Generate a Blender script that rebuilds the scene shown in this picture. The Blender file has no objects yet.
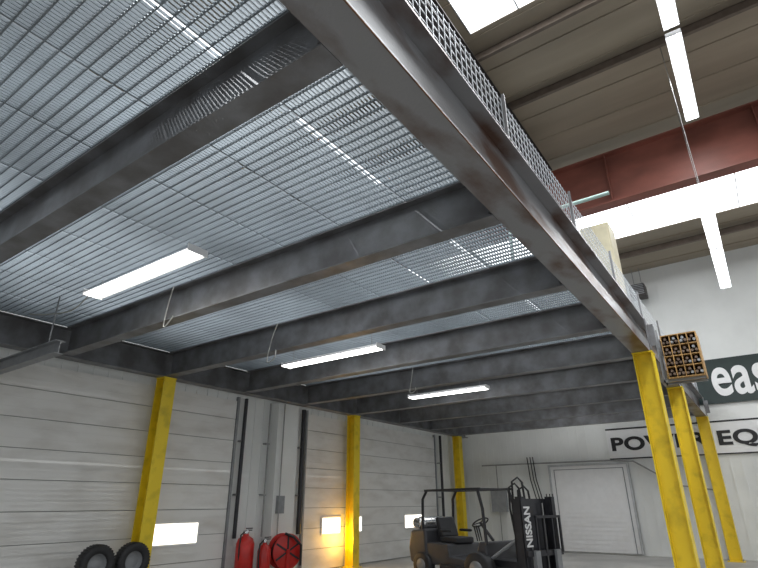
import bpy, math, random
from mathutils import Vector, Matrix
random.seed(4)
S=bpy.context.scene
try:
    S.view_settings.view_transform='Standard'
    S.view_settings.look='None'
except Exception: pass

# ---------------------------------------------------------------- materials
def mat(name,col,rough=.6,metal=0,var=.0,scale=6,bump=0,bscale=40,col2=None,stretch=None,lo=.35,hi=.65,detail=6):
    m=bpy.data.materials.new(name);m.use_nodes=True
    nt=m.node_tree;b=nt.nodes['Principled BSDF']
    b.inputs['Base Color'].default_value=(*col,1);b.inputs['Roughness'].default_value=rough;b.inputs['Metallic'].default_value=metal
    tc=nt.nodes.new('ShaderNodeTexCoord');mp=nt.nodes.new('ShaderNodeMapping')
    nt.links.new(tc.outputs['Object'],mp.inputs[0])
    if stretch: mp.inputs['Scale'].default_value=stretch
    if var or col2:
        n=nt.nodes.new('ShaderNodeTexNoise');n.inputs['Scale'].default_value=scale;n.inputs['Detail'].default_value=detail
        nt.links.new(mp.outputs[0],n.inputs['Vector'])
        r=nt.nodes.new('ShaderNodeValToRGB')
        c2=col2 if col2 else tuple(max(0,c*(1-var)) for c in col)
        r.color_ramp.elements[0].position=lo;r.color_ramp.elements[0].color=(*c2,1)
        r.color_ramp.elements[1].position=hi;r.color_ramp.elements[1].color=(*col,1)
        nt.links.new(n.outputs['Fac'],r.inputs[0]);nt.links.new(r.outputs[0],b.inputs['Base Color'])
    if bump:
        n2=nt.nodes.new('ShaderNodeTexNoise');n2.inputs['Scale'].default_value=bscale
        nt.links.new(tc.outputs['Object'],n2.inputs['Vector'])
        bm=nt.nodes.new('ShaderNodeBump');bm.inputs['Strength'].default_value=bump;bm.inputs['Distance'].default_value=.01
        nt.links.new(n2.outputs['Fac'],bm.inputs['Height']);nt.links.new(bm.outputs[0],b.inputs['Normal'])
    return m
def emat(name,col,s):
    m=bpy.data.materials.new(name);m.use_nodes=True;nt=m.node_tree;nt.nodes.clear()
    e=nt.nodes.new('ShaderNodeEmission');e.inputs[0].default_value=(*col,1);e.inputs[1].default_value=s
    o=nt.nodes.new('ShaderNodeOutputMaterial');nt.links.new(e.outputs[0],o.inputs[0]);return m
STEEL=mat('mill_steel',(.22,.225,.235),.42,.25,scale=3,bump=.15,col2=(.13,.125,.125))
GSTEEL=mat('girder_steel',(.25,.25,.255),.4,.35,scale=1.7,bump=.15,col2=(.10,.055,.038),lo=.38,hi=.52,stretch=(1,.5,2))
RUST=mat('rust_line',(.20,.10,.05),.8,0,var=.6,scale=5,lo=.4,hi=.6)
GALV=mat('galvanised',(.31,.355,.39),.5,.3,var=.3,scale=1.0,lo=.3,hi=.7)
GALV2=mat('galvanised_guard',(.5,.52,.54),.5,.3,var=.2)
YEL=mat('yellow_paint',(.82,.60,.02),.45,0,var=.3,scale=4,lo=.25,hi=.5,bump=.08)
WALL=mat('white_wall_panel',(.76,.77,.75),.6,0,var=.12,scale=.7,bump=.05,lo=.3,hi=.6)
DOOR=mat('door_panel_white',(.76,.75,.72),.5,0,col2=(.62,.60,.56),scale=1.3,lo=.25,hi=.55,bump=.05,stretch=(1,1,3))
GAP=mat('dark_seam',(.25,.24,.23),.8)
BLK=mat('black_rubber',(.02,.02,.022),.6,var=.3,scale=10)
BLKP=mat('black_painted_metal',(.03,.03,.035),.35,.2,var=.3,scale=8)
SIGNB=mat('sign_dark_green_black',(.012,.028,.026),.4,0,var=.2)
REDB=mat('red_oxide_beam',(.26,.085,.06),.5,.1,var=.35,scale=2,stretch=(.5,1,1))
BRN=mat('roof_sheet_brown',(.33,.275,.205),.55,.1,var=.22,scale=.9,stretch=(.3,2,1))
PURL=mat('purlin_brown',(.15,.115,.09),.55,.2,var=.3)
DARKB=mat('dark_beam',(.05,.042,.04),.5,.3,var=.3)
CONC=mat('concrete_floor',(.40,.39,.37),.5,0,var=.3,scale=.8,bump=.1)
RED=mat('red_paint',(.55,.02,.015),.3,0,var=.2)
CHR=mat('bright_steel',(.75,.75,.75),.25,.9,var=.1)
CREAM=mat('cream_enamel',(.62,.56,.39),.5,0,var=.1)
WOOD=mat('plywood',(.50,.29,.10),.6,0,var=.4,scale=3,stretch=(8,8,1))
CARD=mat('rolled_stock',(.16,.11,.08),.8,0,var=.4)
GREEN=mat('pale_green_pipe',(.45,.60,.55),.4,.2,var=.2)
WHT=mat('white_enamel',(.8,.8,.8),.4,0,var=.05)
GREY=mat('grey_paint',(.28,.29,.30),.45,.1,var=.2)
LGREY=mat('light_grey_paint',(.5,.51,.52),.45,.1,var=.2)
DGREY=mat('forklift_body_grey',(.05,.05,.055),.4,0,var=.2)
SEAT=mat('seat_vinyl',(.025,.025,.028),.5,var=.2)
COND=mat('conduit',(.35,.35,.34),.45,.5,var=.2)
INS=mat('cord_white',(.45,.45,.42),.6,var=.1)
TUBE=emat('fluorescent_tube',(1,.98,.93),9)
TUBE2=emat('fluorescent_tube_hall',(.93,.96,1),12)
TUBE3=emat('fluorescent_tube_upper',(.93,.96,1),4)
SKY=emat('skylight_panel',(.95,.98,1),4)
ROOF_GLOW=emat('added_roof_glow',(.85,.94,1),.34)  # added glow above the deck, brightens the view up through the grating
WIN=emat('daylight_pane',(1,.93,.78),3)

# ---------------------------------------------------------------- mesh builder
class MB:
    def __init__(s): s.v=[];s.f=[];s.mi=[];s.ms=[];s.sm=[]
    def m(s,m):
        if m not in s.ms: s.ms.append(m)
        return s.ms.index(m)
    def add(s,vs,fs,m,smooth=False,T=None):
        o=len(s.v)
        for v in vs: s.v.append(tuple(T@Vector(v)) if T is not None else tuple(v))
        k=s.m(m)
        for f in fs: s.f.append(tuple(o+i for i in f));s.mi.append(k);s.sm.append(smooth)
    def box(s,a,b,m,T=None):
        x0,x1=sorted((a[0],b[0]));y0,y1=sorted((a[1],b[1]));z0,z1=sorted((a[2],b[2]))
        vs=[(x0,y0,z0),(x1,y0,z0),(x1,y1,z0),(x0,y1,z0),(x0,y0,z1),(x1,y0,z1),(x1,y1,z1),(x0,y1,z1)]
        s.add(vs,[(0,3,2,1),(4,5,6,7),(0,1,5,4),(1,2,6,5),(2,3,7,6),(3,0,4,7)],m,False,T)
    def tube(s,pts,r,m,n=8,caps=True):
        pts=[Vector(p) for p in pts];rs=r if isinstance(r,(list,tuple)) else [r]*len(pts)
        rings=[];up=None
        for i,p in enumerate(pts):
            t=(pts[min(i+1,len(pts)-1)]-pts[max(i-1,0)]).normalized()
            if up is None: up=Vector((0,0,1)) if abs(t.z)<.9 else Vector((1,0,0))
            a=t.cross(up)
            if a.length<1e-4: a=t.cross(Vector((1,0,0)))
            a.normalize();b=a.cross(t).normalized();up=b
            rings.append([p+(a*math.cos(2*math.pi*k/n)+b*math.sin(2*math.pi*k/n))*rs[i] for k in range(n)])
        vs=[v for R in rings for v in R];fs=[]
        for i in range(len(pts)-1):
            for k in range(n): fs.append((i*n+k,(i)*n+(k+1)%n,(i+1)*n+(k+1)%n,(i+1)*n+k))
        s.add(vs,fs,m,True)
        if caps:
            s.add(rings[0],[tuple(range(n))],m);s.add(rings[-1],[tuple(range(n))[::-1]],m)
    def lathe(s,prof,m,T,n=28):
        vs=[];fs=[]
        for r,h in prof:
            for k in range(n): vs.append((r*math.cos(2*math.pi*k/n),r*math.sin(2*math.pi*k/n),h))
        for i in range(len(prof)-1):
            for k in range(n): fs.append((i*n+k,i*n+(k+1)%n,(i+1)*n+(k+1)%n,(i+1)*n+k))
        s.add(vs,fs,m,True,T)
    def prism(s,poly,y0,y1,m,T=None):
        n=len(poly);vs=[(x,y0,z) for x,z in poly]+[(x,y1,z) for x,z in poly]
        fs=[tuple(range(n)),tuple(range(2*n-1,n-1,-1))]+[(i,i+n,(i+1)%n+n,(i+1)%n) for i in range(n)]
        s.add(vs,fs,m,False,T)
    def obj(s,name,parent=None,loc=(0,0,0),bevel=0):
        me=bpy.data.meshes.new(name);me.from_pydata(s.v,[],s.f)
        for m in s.ms: me.materials.append(m)
        me.polygons.foreach_set('material_index',s.mi);me.polygons.foreach_set('use_smooth',s.sm)
        me.update()
        import bmesh
        bm=bmesh.new();bm.from_mesh(me);bmesh.ops.recalc_face_normals(bm,faces=bm.faces);bm.to_mesh(me);bm.free()
        o=bpy.data.objects.new(name,me);S.collection.objects.link(o);o.location=loc
        if parent: o.parent=parent
        if bevel:
            md=o.modifiers.new('bevel','BEVEL');md.width=bevel;md.segments=2;md.limit_method='ANGLE'
        return o
def empty(name,loc=(0,0,0),rz=0):
    e=bpy.data.objects.new(name,None);S.collection.objects.link(e);e.location=loc;e.rotation_euler[2]=rz;return e
def ibeam(mb,axis,a0,a1,c,zb,zt,w,tf,tw,m):
    def B(u0,u1,v0,v1,z0,z1,mm):
        if axis=='x': mb.box((u0,v0,z0),(u1,v1,z1),mm)
        else: mb.box((v0,u0,z0),(v1,u1,z1),mm)
    B(a0,a1,c-w/2,c+w/2,zb,zb+tf,m);B(a0,a1,c-w/2,c+w/2,zt-tf,zt,m);B(a0,a1,c-tw/2,c+tw/2,zb+tf,zt-tf,m)

ZB=4.1; ZD=4.6; XW=-8.27; YB=20.5; ZR=9.7
# ---------------------------------------------------------------- shell
mb=MB();mb.box((-9,-7,-.1),(9,YB+.2,0),CONC);mb.obj('floor')
mb=MB();mb.box((-8.95,-7,0),(-8.8,YB,ZR),WALL)
y=-7
while y<YB:
    mb.box((-8.8,y,0),(-8.785,y+.06,ZR),WALL);y+=.3
mb.obj('wall_left')
mb=MB();mb.box((-8.95,YB,0),(9,YB+.15,ZR),WALL)
x=-8.9
while x<9:
    mb.box((x,YB-.015,0),(x+.05,YB,ZR),WALL);x+=.305
mb.obj('wall_back')
sky=[(-1.15,4.5,4.2,6.9,SKY),(-8.4,-1.7,4.0,7.1,ROOF_GLOW),(-8.4,-1.7,-.2,3.2,ROOF_GLOW),(-8.4,-1.7,7.6,8.8,ROOF_GLOW),(-8.2,8,14.3,17.25,SKY),(-8.4,-1.7,9.3,11.4,ROOF_GLOW)]  # dull panels over the mezzanine are added glow, the bright ones are skylights
mb=MB()
xs=sorted(set([-9,9]+[a for s in sky for a in s[:2]]));ys=sorted(set([-7,YB]+[a for s in sky for a in s[2:4]]))
for i in range(len(xs)-1):
    for j in range(len(ys)-1):
        cx=(xs[i]+xs[i+1])/2;cy=(ys[j]+ys[j+1])/2
        if any(s[0]<cx<s[1] and s[2]<cy<s[3] for s in sky): continue
        mb.box((xs[i],ys[j],ZR),(xs[i+1],ys[j+1],ZR+.08),BRN)
y=-6.8
while y<YB:
    segs=[(-9,9)]
    for s in sky:
        if s[2]-.02<y<s[3]+.02:
            ns=[]
            for (p,q) in segs:
                if s[1]<=p or s[0]>=q: ns.append((p,q));continue
                if s[0]>p: ns.append((p,s[0]))
                if s[1]<q: ns.append((s[1],q))
            segs=[t for t in ns if t[1]-t[0]>.05]
    for p,q in segs: mb.box((p,y,ZR-.025),(q,y+.025,ZR),BRN)
    y+=.92
mb.obj('ceiling')
for k,s in enumerate(sky):
    mb=MB();mb.box((s[0],s[2],ZR+.02),(s[1],s[3],ZR+.05),s[4])
    for xx in [s[0]+(s[1]-s[0])*t/6 for t in range(7)]: mb.box((xx-.015,s[2],ZR),(xx+.015,s[3],ZR+.02),WHT)
    mb.obj('skylight_or_added_panel_%d'%(k+1))  # covers real skylights and the added glow panels
for y in [1.2,7.35,9.0,13.2,18.4]:
    mb=MB();mb.box((-8.75,y,ZR-.26),(8.8,y+.015,ZR-.04),PURL);mb.box((-8.75,y-.06,ZR-.26),(8.8,y,ZR-.245),PURL);mb.box((-8.75,y,ZR-.055),(8.8,y+.07,ZR-.04),PURL);mb.obj('roof_purlin')
mb=MB();ibeam(mb,'x',-8.7,8.8,11.85,8.05,9.40,.34,.04,.02,REDB)
for x in (-6,-3,0,3,6): mb.box((x,11.69,8.09),(x+.02,12.01,9.36),REDB)
mb.obj('red_roof_rafter')
mb=MB();ibeam(mb,'y',-7,11.6,-1.35,9.0,9.40,.3,.03,.02,DARKB);mb.obj('dark_roof_strut')

# ---------------------------------------------------------------- mezzanine steel
YE=YB-.2
J=[-.5,1.68,4.12,6.24,8.38,10.47,12.67,15.07,17.2,19.3]
for y in J:
    mb=MB();ibeam(mb,'x',XW,-.005,y+.1,ZB,ZD,.2,.018,.012,STEEL)
    mb.box((-.06,y+.02,ZB+.06),(-.02,y+.18,ZB+.4),STEEL)
    mb.obj('mezzanine_joist')
mb=MB();ibeam(mb,'y',-3,YE,.145,ZB,ZB+.66,.29,.024,.014,GSTEEL)
mb.box((.283,-3,ZB-.002),(.292,YE,ZB+.006),RUST)
mb.box((.145,-3,ZB+.024),(.158,YE,ZB+.06),RUST)
for y in J: mb.box((.005,y+.09,ZB+.024),(.138,y+.105,ZB+.636),GSTEEL)
mb.obj('mezzanine_edge_girder')
mb=MB();ibeam(mb,'y',-3,YE,XW-.15,ZB-.02,ZD,.26,.02,.014,STEEL);mb.obj('mezzanine_wall_beam')
mb=MB()
x=XW;k=0;P=.036
while x<-.01:
    t=.006 if k%25 else .014
    mb.box((x,-3,ZD+.002),(x+t,YE,ZD+.030),GALV)
    k+=1;x+=P
    if k%25==0: x+=.012
y=-3
while y<YE:
    mb.box((XW,y,ZD+.003),(-.01,y+.011,ZD+.026),GALV);y+=.1016
for y in J: mb.box((XW,y+.09,ZD),(-.01,y+.11,ZD+.034),GALV)
mb.obj('steel_grating_deck')
mb=MB();z0=ZB+.66
for z in (.03,.13,.23,.33,.43,.53,.6): mb.box((.2,-3,z0+z),(.206,YE,z0+z+.010),GALV2)
y=-3
while y<YE:
    mb.box((.207,y,z0),(.213,y+.008,z0+.62),GALV2);y+=.1
y=-2.5
while y<YE:
    mb.box((.215,y,z0),(.245,y+.03,z0+.66),STEEL);y+=2.2
mb.obj('girder_edge_mesh_guard')

def column(x,y,top,w=.28):
    mb=MB();t=.016
    mb.box((x-w/2,y-w/2,.02),(x-w/2+t,y+w/2,top),YEL);mb.box((x+w/2-t,y-w/2,.02),(x+w/2,y+w/2,top),YEL)
    mb.box((x-w/2+t,y-t/2,.02),(x+w/2-t,y+t/2,top),YEL)
    mb.box((x-w/2-.06,y-w/2-.06,0),(x+w/2+.06,y+w/2+.06,.02),YEL)
    mb.box((x-w/2-.01,y-w/2-.01,top),(x+w/2+.01,y+w/2+.01,top+.02),YEL)
    for sx in(-1,1):
        for sy in(-1,1): mb.tube([(x+sx*.17,y+sy*.17,.02),(x+sx*.17,y+sy*.17,.06)],.015,GREY,6)
    return mb.obj('yellow_support_column')
for y in (6.36,12.8,19.55): column(XW-.15,y,ZB-.042)
for y in (10.35,14.2,19.9): column(.165,y,ZB-.024,.32)
for y in (10.35,14.2,19.9):
    mb=MB();mb.box((.30,y-.1,ZB+.03),(.32,y+.1,ZB+.62),STEEL);mb.box((.32,y-.05,ZB+.1),(.42,y-.04,ZB+.5),STEEL);mb.obj('girder_splice_plate')

mb=MB();ibeam(mb,'x',-8.68,-6.4,3.3,3.62,3.82,.14,.014,.01,GREY)
mb.tube([(-6.8,3.3,3.82),(-6.8,3.3,4.6)],.012,GREY,6);mb.obj('door_header_stub_beam')

# ---------------------------------------------------------------- strip lights
def strip(name,axis,c0,c1,o,z,w,hz,tube,power=0):
    e=empty(name,((c0+c1)/2,o,z) if axis=='x' else (o,(c0+c1)/2,z))
    h=(c1-c0)/2
    mb=MB()
    def P(u,v,zz): return (u,v,zz) if axis=='x' else (v,u,zz)
    def bx(u0,u1,v0,v1,z0,z1,m): mb.box(P(u0,v0,z0),P(u1,v1,z1),m)
    bx(-h,h,-.05,.05,.05,.1,WHT)
    for sg in(-1,1):
        vs=[P(-h,sg*.05,.075),P(h,sg*.05,.075),P(h,sg*w/2,.02),P(-h,sg*w/2,.02)]
        mb.add(vs,[(0,1,2,3)],WHT);
    bx(-h-.01,-h,-w/2,w/2,0,.09,WHT);bx(h,h+.01,-w/2,w/2,0,.09,WHT)
    for sg in(-1,1):
        mb.tube([P(-h+.02,sg*w*.24,.02),P(h-.02,sg*w*.24,.02)],.026,tube,8)
    for u in (-h+.2,h-.2): mb.tube([P(u,0,.1),P(u,0,hz-z)],.006,COND,5)
    mb.obj('fixture',e)
    if power:
        l=bpy.data.lights.new('tube_light','AREA');l.shape='RECTANGLE';l.energy=power;l.color=(.96,.98,1)
        ww=.05 if tube is TUBE3 else w*.8
        l.size=ww if axis=='y' else 2*h;l.size_y=2*h if axis=='y' else ww
        o2=bpy.data.objects.new('tube_light',l);S.collection.objects.link(o2);o2.parent=e;o2.location=(0,0,-.02)
strip('fluorescent_shop_light','x',-5.85,-3.45,3.35,ZB+.28,.28,ZD,TUBE)
strip('fluorescent_shop_light','x',-6.15,-3.75,7.6,ZB+.12,.28,ZD,TUBE)
strip('fluorescent_shop_light','x',-5.8,-3.6,11.9,ZB+.07,.28,ZD,TUBE)
strip('added_hall_light','y',8.3,10.9,1.92,8.95,.24,ZR,TUBE2,50)
strip('added_hall_light','y',5.4,8.1,1.92,8.95,.24,ZR,TUBE2,50)
strip('added_hall_light','y',2.4,5.1,1.92,8.95,.24,ZR,TUBE2,50)  # unseen fixture added to cast grating-bar stripes on the joists
strip('added_hall_light','y',-.6,2.1,1.92,8.95,.24,ZR,TUBE2,60)  # also added out of view, for the same stripe shadows
strip('added_hall_light','y',9.1,11.6,1.7,6.3,.22,ZR,TUBE2,50)
strip('added_hall_light','y',11.65,14.2,1.7,6.3,.22,ZR,TUBE2,50)
for y in (-1.3,1.8,4.95,10.0,15.4):  # the nearest fixture is added out of view to stripe the first joist
    strip('fluorescent_upper_deck_light','y',y,y+2.5,-3.55,7.6,.26,8.0 if 9<y<11 else ZR,TUBE3,170)

# ---------------------------------------------------------------- overhead doors on left wall
def ohdoor(name,y0,y1,top,wins):
    mb=MB();X=-8.78
    mb.box((X,y0,0.01),(X+.02,y1,top),GAP)
    z=.02
    while z<top-.1:
        h=.5
        mb.box((X+.02,y0,z),(X+.05,y1,min(z+h-.012,top)),DOOR)
        for q in (.16,.33): mb.box((X+.05,y0,z+q),(X+.054,y1,z+q+.02),DOOR)
        z+=h
    for (a,b) in wins:
        mb.box((X+.06,a-.04,.83),(X+.075,b+.04,1.29),WHT);mb.box((X+.075,a,.87),(X+.08,b,1.25),WIN)
    for yy in (y0-.07,y1+.01):
        mb.box((X+.0,yy,0),(X+.08,yy+.06,top+.1),GREY)
    mb.obj(name)
ohdoor('door_1',2.7,8.55,3.95,[(6.75,7.8)])
ohdoor('door_2',11.1,18.2,3.95,[(11.85,12.6),(12.9,13.6),(16,17.1)])
ohdoor('door_3',-5,2.2,3.95,[])
mb=MB();mb.box((-8.785,9.75,0),(-8.5,10.5,4.05),WALL);mb.obj('wall_pilaster')
for (x,y,r,m) in ((-8.66,8.78,.045,BLKP),(-8.66,9.6,.018,COND),(-8.66,10.86,.06,BLKP),(-8.62,18.5,.05,BLKP),(-8.44,9.9,.015,COND)):
    mb=MB();mb.tube([(x,y,.9),(x,y,4.03)],r,m)
    if x<-8.5:
        for z in (1.8,3.0): mb.box((-8.785,y-.06,z),(x,y+.06,z+.04),COND)
    else: mb.box((-8.5,y-.05,1.4),(-8.4,y+.15,1.8),GREY)
    mb.obj('wall_conduit')

# ---------------------------------------------------------------- back wall things
def text(par,body,size,loc,rot,m,sx=1,off=0,ext=.004,spacing=1,name='lettering'):
    t=bpy.data.curves.new(name,'FONT');t.body=body;t.size=size;t.extrude=ext;t.offset=off;t.space_character=spacing
    t.materials.append(m);o=bpy.data.objects.new(name,t);S.collection.objects.link(o)
    o.location=loc;o.rotation_euler=rot;o.scale=(sx,1,1);o.parent=par;return o
e=empty('company_wall_sign',(0,YB-.06,0))
mb=MB();mb.box((-2.95,0,2.98),(6,.03,4.02),WHT);mb.box((-2.95,-.01,3.97),(6,0,4.02),BLK);mb.box((-2.95,-.01,2.98),(6,0,3.02),BLK)
mb.obj('panel',e)
text(e,'POWER EQUIPMENT',.60,(-2.85,-.015,3.28),(math.pi/2,0,0),BLK,1.38,.02,spacing=1.05)
e=empty('black_dealer_sign',(0,YB-.08,0))
mb=MB();mb.box((.1,0,4.55),(6,.04,6.0),SIGNB);mb.obj('panel',e)
text(e,'east',1.85,(.62,-.015,4.82),(math.pi/2,0,0),WHT,.66,.035,spacing=1.04)
mb=MB();X0,X1,Z0,Z1=-5.1,-2.45,.05,2.82
mb.box((X0,YB-.08,Z0),(X1,YB-.03,Z1),WHT)
for z in [Z0+.1+.14*i for i in range(19)]: mb.box((X0+.16,YB-.09,z),(X1-.16,YB-.08,z+.11),WHT)
for a,b in (((X0-.07,Z0),(X0,Z1)),((X1,Z0),(X1+.07,Z1)),((X0-.07,Z1),(X1+.07,Z1+.07))): mb.box((a[0],YB-.13,a[1]),(b[0],YB-.03,b[1]),LGREY)
for a,b in (((X0+.12,Z0),(X0+.145,Z1-.1)),((X1-.145,Z0),(X1-.12,Z1-.1)),((X0+.12,Z1-.12),(X1-.12,Z1-.095))): mb.box((a[0],YB-.1,a[1]),(b[0],YB-.08,b[1]),GREY)
mb.obj('door_4')
mb=MB();mb.tube([(-7.8,YB-.15,2.98),(-3.0,YB-.15,2.96),(-2.2,YB-.15,2.9),(-1.0,YB-.15,2.1),(0.3,YB-.15,1.9)],.025,COND)
mb.tube([(-7.2,YB-.15,2.95),(-7.2,YB-.15,.3)],.02,COND);mb.box((-7.5,YB-.2,1.3),(-6.9,YB-.03,2.1),GREY)
mb.obj('back_wall_conduit')
for dx,zz in ((0,1.0),(.12,.7),(.22,1.2)):
    mb=MB();mb.tube([(-5.9+dx,YB-.2,3.2),(-5.85+dx,YB-.2,2.4),(-5.7+dx,YB-.2,1.7),(-5.45+dx,YB-.2,zz),(-5.3+dx,YB-.2,zz+.3),(-5.32+dx,YB-.2,1.9)],.02,BLK);mb.obj('hanging_cable')
mb=MB();mb.tube([(2.3,YB-.1,2.1),(1.5,YB-.1,2.0),(1.2,YB-.1,1.6),(1.2,YB-.1,1.1),(1.35,YB-.1,.6)],.035,BLK);mb.obj('hanging_black_hose')
mb=MB();mb.box((-1.15,YB-.7,8.5),(-.65,YB-.15,8.95),DARKB)
for i in range(6): mb.box((-1.12,YB-.74,8.55+i*.065),(-.68,YB-.7,8.575+i*.065),GREY)
mb.tube([(-1.0,YB-.4,8.95),(-1.0,YB-.4,ZR-.03)],.01,GREY,6);mb.tube([(-.75,YB-.4,8.95),(-.75,YB-.4,ZR-.03)],.01,GREY,6)
mb.obj('unit_heater')

# ---------------------------------------------------------------- on the mezzanine
ZG=ZD+.036
mb=MB();mb.box((-.62,10.7,ZG+.08),(-.04,11.3,7.08),CREAM);mb.box((-.59,10.68,ZG+.15),(-.34,10.7,7.0),CREAM);mb.box((-.32,10.68,ZG+.15),(-.07,10.7,7.0),CREAM);mb.box((-.62,10.72,ZG),(-.04,11.3,ZG+.08),GREY)
mb.box((-.31,10.66,5.6),(-.29,10.68,5.8),GREY);mb.obj('cream_storage_cabinet',bevel=.01)
mb=MB();mb.tube([(-.8,6.8,5.5),(.64,6.8,5.5)],.028,GREEN,10);mb.tube([(-.45,6.8,ZG),(-.45,6.8,5.5)],.02,GREEN);mb.tube([(-.8,6.8,ZG),(-.8,6.8,5.5)],.02,GREEN)
mb.obj('pipe_rail')
e=empty('wooden_pigeonhole_rack',(.43,10.95,3.72))
mb=MB();W,D,Hh=.58,.5,.80
for x in [i*W/4 for i in range(5)]: mb.box((x-.008,0,0),(x+.008,D,Hh),WOOD)
for z in [i*Hh/4 for i in range(5)]: mb.box((-.008,-.002,z-.008),(W+.008,D,z+.008),WOOD)
mb.box((-.01,D,0),(W+.01,D+.012,Hh),WOOD);mb.box((W,-.002,0),(W+.012,D,Hh),WOOD)
mb.obj('carcass',e)
mb=MB()
for i in range(4):
    for j in range(4):
        for q in range(3):
            cx=W/4*(i+.25+.25*q)+random.uniform(-.005,.005);cz=Hh/4*j+.04+.06*(q%2)
            mb.tube([(cx,-.01-random.random()*.04,cz+.02),(cx,.4,cz+.02)],.026,random.choice([CARD,GREY,CARD,CARD]),8)
mb.obj('rolled_contents',e)
mb=MB();mb.box((-.11,.1,-.05),(W,.14,-.01),GREY);mb.box((-.11,.4,-.05),(W,.44,-.01),GREY)
for y in (.1,.4): mb.box((-.11,y,-.05),(-.08,y+.04,Hh+.25),GREY)
mb.obj('bracket',e)

def cord(pts,name='hanging_power_cord'):
    mb=MB();n=12;P=[Vector(p) for p in pts];out=[]
    ext=[P[0]]+P+[P[-1]]
    for i in range(1,len(ext)-2):
        for k in range(n):
            t=k/n;a,b,c,d=ext[i-1:i+3]
            out.append(.5*((2*b)+(c-a)*t+(2*a-5*b+4*c-d)*t*t+(3*b-a-3*c+d)*t**3))
    out.append(P[-1]);mb.tube(out,.010,INS,6);mb.obj(name)
cord([(-5.95,3.35,4.45),(-6.4,3.35,4.3),(-7.2,3.35,4.4),(-7.9,3.35,4.55)])
cord([(-5.0,4.07,4.58),(-5.07,4.07,4.3),(-5.1,4.07,3.98),(-4.95,4.07,4.05),(-4.9,4.07,4.1)])
cord([(-5.0,6.19,4.58),(-5.12,6.19,4.3),(-5.2,6.19,3.92),(-5.02,6.19,3.95),(-5.0,6.19,4.1)])
cord([(-4.8,10.42,4.58),(-4.85,10.42,4.3),(-4.9,10.42,4.0),(-4.75,10.42,4.03),(-4.75,10.42,4.1)])

# ---------------------------------------------------------------- tyres on rack, extinguishers
def tyre(x,y,z,r,w,rx=0):
    mb=MB();B=Matrix.Translation((x,y,z))@Matrix.Rotation(rx,4,'Z');T=B@Matrix.Rotation(math.pi/2,4,'Y')
    mb.lathe([(r*.55,-w*.35),(r*.62,-w*.5),(r*.85,-w*.52),(r*.97,-w*.42),(r,-w*.2),(r,w*.2),(r*.97,w*.42),(r*.85,w*.52),(r*.62,w*.5),(r*.55,w*.35),(r*.55,-w*.35)],BLK,T,40)
    mb.lathe([(0,.02),(r*.3,.02),(r*.5,-.02),(r*.56,w*.35),(r*.56,-w*.35),(r*.3,-.05),(0,-.05)],GREY,T,24)
    for k in range(36):
        mb.box((-w*.4,-.012,r*.98),(w*.4,.012,r+.008),BLK,B@Matrix.Rotation(2*math.pi*k/36,4,'X'))
    mb.obj('tire')
tyre(-8.04,5.32,.69,.30,.2,0);tyre(-8.04,5.98,.69,.30,.2,0)
mb=MB()
for y in (4.95,6.4):
    for x in (-8.14,-7.94): mb.box((x-.015,y-.015,0),(x+.015,y+.015,.5),GREY)
for x in (-8.14,-7.94): mb.box((x-.012,4.95,.35),(x+.012,6.4,.382),GREY)
mb.obj('tire_rack')
def extinguisher(x,y,zb,r=.13,h=.75):
    mb=MB();T=Matrix.Translation((x,y,zb))
    mb.lathe([(0,0),(r*.9,0),(r,.03),(r,h*.75),(r*.8,h*.88),(r*.35,h*.95),(r*.3,h)],RED,T,24)
    mb.lathe([(r*.3,h),(r*.35,h+.02),(r*.3,h+.07),(0,h+.08)],CHR,T,16)
    mb.box((x-.02,y-.02,zb+h+.06),(x+.02,y+.16,zb+h+.08),BLKP);mb.box((x-.02,y,zb+h+.1),(x+.02,y+.17,zb+h+.12),BLKP)
    mb.tube([(x,y-.03,zb+h+.05),(x+.03,y-.17,zb+h-.02),(x+.05,y-.21,zb+h*.6),(x+.03,y-.17,zb+h*.25)],.018,BLK)
    mb.tube([(x+.03,y-.17,zb+h*.25),(x+.03,y-.16,zb+h*.05)],[.02,.04],BLK)
    mb.box((x-.12,y-.12,0),(x+.12,y+.12,.03),BLKP);mb.box((x-.02,y-.02,.03),(x+.02,y+.02,zb+.01),BLKP)
    mb.obj('fire_extinguisher')
extinguisher(-8.35,8.85,.22,.2,.78);extinguisher(-8.1,9.2,.15,.15,.66)
e=empty('red_hose_reel',(-8.12,9.85,.6));e.rotation_euler[2]=-.3
mb=MB();T=Matrix.Rotation(math.pi/2,4,'Y')
for h in(-.14,.14):
    mb.lathe([(.06,h),(.36,h),(.38,h+.02),(.36,h+.03),(.06,h+.03)],RED,T,32)
for a in range(6):
    mb.box((.172,-.02,.05),(.18,.02,.34),BLKP,Matrix.Rotation(a*math.pi/3,4,'X'))
mb.obj('flanges',e)
mb=MB()
for k in range(5):
    R=.26;h=-.1+.05*k;mb.tube([(h,R*math.cos(a*math.pi/12),R*math.sin(a*math.pi/12)) for a in range(25)],.03,BLK,8,False)
mb.tube([(-.2,0,0),(.2,0,0)],.05,RED,12);mb.tube([(.19,-.1,.38),(.24,.1,.3),(.25,.3,.12),(.22,.32,-.3)],.03,BLK)
mb.obj('hose_coil',e)
mb=MB();mb.box((-.2,-.04,-.58),(-.17,.04,.05),RED);mb.box((.17,-.04,-.58),(.2,.04,.05),RED);mb.box((-.22,-.22,-.6),(.25,.25,-.57),RED);mb.obj('stand',e)

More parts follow.
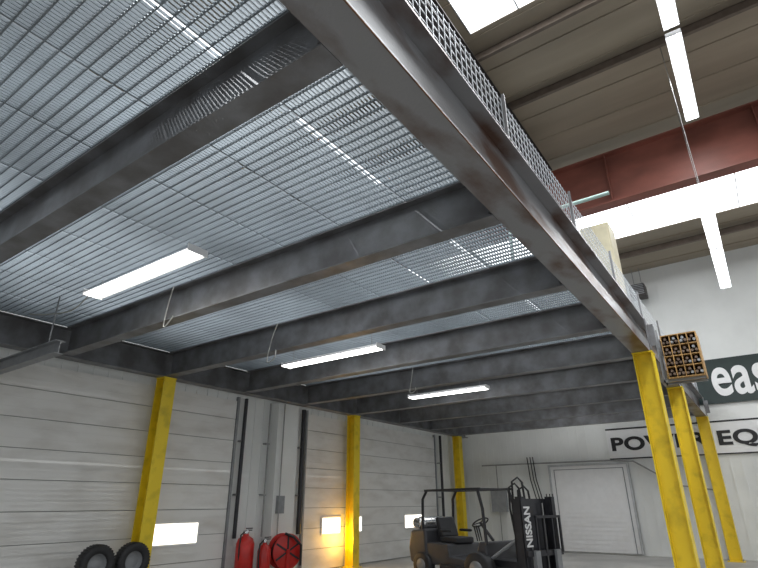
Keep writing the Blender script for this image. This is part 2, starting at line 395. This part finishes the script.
# ---------------------------------------------------------------- forklift
F=empty('forklift',(-4.5,12.1,0),math.radians(-22));F.scale=(1.24,1.05,1)
mb=MB()
mb.prism([(-1.25,.3),(-1.3,.6),(-1.22,1.0),(-.75,1.05),(-.7,.35),(-.9,.22)],-.5,.5,DGREY)
mb.obj('counterweight',F,bevel=.05)
mb=MB();mb.prism([(-.72,.3),(-.72,.75),(-.1,.75),(-.05,.5),(.6,.45),(.75,.85),(.9,.85),(.95,.3)],-.48,.48,DGREY)
mb.box((-.3,-.55,.2),(.5,.55,.35),BLKP);mb.obj('chassis',F,bevel=.03)
mb=MB()
for sy in(-1,1):
    mb.tube([(-.85,sy*.46,1.0),(-.82,sy*.46,1.7),(-.7,sy*.45,1.88)],.03,BLKP)
    mb.tube([(.92,sy*.46,.8),(.88,sy*.46,1.5),(.78,sy*.45,1.88)],.03,BLKP)
    mb.box((-.75,sy*.45-.025,1.87),(.84,sy*.45+.025,1.92),BLKP)
for i in range(10):
    x=-.72+i*.17;mb.box((x,-.45,1.875),(x+.03,.45,1.91),BLKP)
mb.obj('overhead_guard',F)
mb=MB();mb.box((-.55,-.25,.75),(-.05,.25,.88),SEAT)
mb.prism([(-.6,.85),(-.70,1.28),(-.60,1.31),(-.46,.88)],-.24,.24,SEAT)
for sy in (-.3,.3): mb.box((-.5,sy-.03,.98),(-.15,sy+.03,1.04),SEAT)
mb.obj('seat',F,bevel=.03)
mb=MB();c=Vector((.38,0,1.2));ax=Matrix.Rotation(-.6,4,'Y')
mb.tube([c+ax@Vector((.17*math.cos(a*math.pi/12),.17*math.sin(a*math.pi/12),0)) for a in range(25)],.015,BLK,8,False)
mb.tube([c,(.68,0,.85)],.03,BLKP)
for a in (0,2.1,4.2): mb.tube([c,c+ax@Vector((.17*math.cos(a),.17*math.sin(a),0))],.012,BLK,6)
for k in range(3): mb.tube([(.62,-.25-.06*k,.85),(.55,-.25-.06*k,1.15)],[.01,.018],BLK,6)
mb.obj('steering_wheel',F)
mb=MB();T=Matrix.Translation((-1.02,-.42,1.16))@Matrix.Rotation(-math.pi/2,4,'X')
mb.lathe([(0,0),(.1,.01),(.145,.06),(.15,.12),(.15,.68),(.14,.76),(.08,.82),(0,.83)],CHR,T,24)
mb.lathe([(.11,-.07),(.12,-.07),(.12,.03)],CHR,T,20)
for y in (-.25,.1): mb.box((-1.17,y,.98),(-.83,y+.05,1.04),BLKP)
mb.obj('propane_tank',F)
def wheel(mb,x,y,r,w):
    T=Matrix.Translation((x,y,r))@Matrix.Rotation(math.pi/2,4,'X')
    mb.lathe([(r*.5,-w/2),(r*.9,-w/2),(r,-w*.35),(r,w*.35),(r*.9,w/2),(r*.5,w/2)],BLK,T,28)
    mb.lathe([(0,-w*.3),(r*.5,-w*.5),(r*.5,w*.5),(0,w*.3)],GREY,T,20)
mb=MB()
for sy in(-1,1): wheel(mb,.75,sy*.5,.33,.22);wheel(mb,-.85,sy*.46,.27,.18)
mb.obj('wheels',F)
mb=MB();MX=1.7
mb.box((.9,-.3,.4),(MX-.1,.3,.52),BLKP)
for sy in(-1,1):
    y=sy*.42
    mb.box((MX-.1,y-.07,.05),(MX+.08,y-.05+0,1.66),BLKP);mb.box((MX-.1,y+.05,.05),(MX+.08,y+.07,1.66),BLKP);mb.box((MX-.1,y-.07,.05),(MX-.07,y+.07,1.66),BLKP)
    mb.box((MX-.04,y-.045,.12),(MX+.1,y+.045,1.72),BLKP)
    mb.tube([(MX-.15,sy*.28,.1),(MX-.15,sy*.28,1.55)],.04,GREY)
    mb.tube([(.9,sy*.4,.5),(MX-.1,sy*.4,.95)],.035,GREY)
    mb.box((MX+.02,sy*.2-.012,.3),(MX+.03,sy*.2+.012,1.6),COND)
for z in (.3,1.0,1.58): mb.box((MX-.1,-.42,z),(MX-.05,.42,z+.1),BLKP)
mb.box((MX-.06,-.38,.35),(MX-.04,.38,1.66),BLKP)
mb.obj('mast',F)
mb=MB()
for z in (.25,.65): mb.box((MX+.1,-.48,z),(MX+.15,.48,z+.1),BLKP)
for y in (-.2,0,.24,.45): mb.box((MX+.13,y,.7),(MX+.16,y+.03,1.35),BLKP)
mb.box((MX+.13,-.2,1.32),(MX+.16,.48,1.37),BLKP)
for y in(-.28,.28): mb.box((MX+.15,y-.06,.05),(MX+.2,y+.06,.75),GREY);mb.box((MX+.15,y-.06,.05),(MX+1.0,y+.06,.09),GREY)
mb.obj('carriage_and_forks',F)
mb=MB()
for k,(y,h) in enumerate(((-.2,1.98),(-.1,2.1),(.05,1.93))):
    mb.tube([(MX-.1,y,1.5),(MX-.12,y-.02,h-.1),(MX-.18,y-.06,h),(MX-.3,y-.08,h-.08),(MX-.34,y-.05,1.5),(MX-.3,y,.9)],.02,BLK)
mb.obj('hydraulic_hoses',F)
mb=MB();mb.box((MX+.1,-.49,.8),(MX+.108,-.25,1.68),BLKP);mb.obj('mast_name_plate',F)
M=Matrix.Identity(4);cx=Vector((0,0,1));cz=Vector((1,0,0));cy=cz.cross(cx)
for i in range(3): M[i][0]=cx[i];M[i][1]=cy[i];M[i][2]=cz[i]
o=text(F,'NISSAN',.22,(0,0,0),(0,0,0),WHT,1,.006,name='mast_lettering')
o.matrix_basis=Matrix.Translation((MX+.112,-.29,.80))@M

# ---------------------------------------------------------------- lights
def area(name,loc,size,sy,power,rot=(0,0,0),col=(1,1,1)):
    l=bpy.data.lights.new(name,'AREA');l.shape='RECTANGLE';l.size=size;l.size_y=sy;l.energy=power;l.color=col
    o=bpy.data.objects.new(name,l);S.collection.objects.link(o);o.location=loc;o.rotation_euler=rot
area('skylight_daylight',(1.6,5.5,ZR-.1),5,2.5,200,col=(.95,.98,1))
l=bpy.data.lights.new('added_sun_glow','POINT');l.energy=30;l.color=(1,.55,.10);l.shadow_soft_size=.08  # point lamp added indoors to imitate warm sun at the column base
o=bpy.data.objects.new('added_sun_glow',l);S.collection.objects.link(o);o.location=(-8.35,12.45,.75)
w=bpy.data.worlds.new('World');S.world=w;w.use_nodes=True
w.node_tree.nodes['Background'].inputs[0].default_value=(.92,.96,1,1);w.node_tree.nodes['Background'].inputs[1].default_value=.75

# ---------------------------------------------------------------- camera
cd=bpy.data.cameras.new('camera');cd.sensor_width=36;cd.lens=36*522.2/758;cd.clip_start=.05
co=bpy.data.objects.new('camera',cd);S.collection.objects.link(co);S.camera=co
th,ph,ro=[math.radians(a) for a in (35.199,22.842,-.366)]
Fw=Vector((-math.sin(th)*math.cos(ph),math.cos(th)*math.cos(ph),math.sin(ph)));R=Vector((math.cos(th),math.sin(th),0));U=R.cross(Fw)
R2=R*math.cos(ro)+U*math.sin(ro);U2=-R*math.sin(ro)+U*math.cos(ro)
M=Matrix.Identity(4)
for i in range(3): M[i][0]=R2[i];M[i][1]=U2[i];M[i][2]=-Fw[i];M[i][3]=(1.583,0,1.6)[i]
co.matrix_world=M
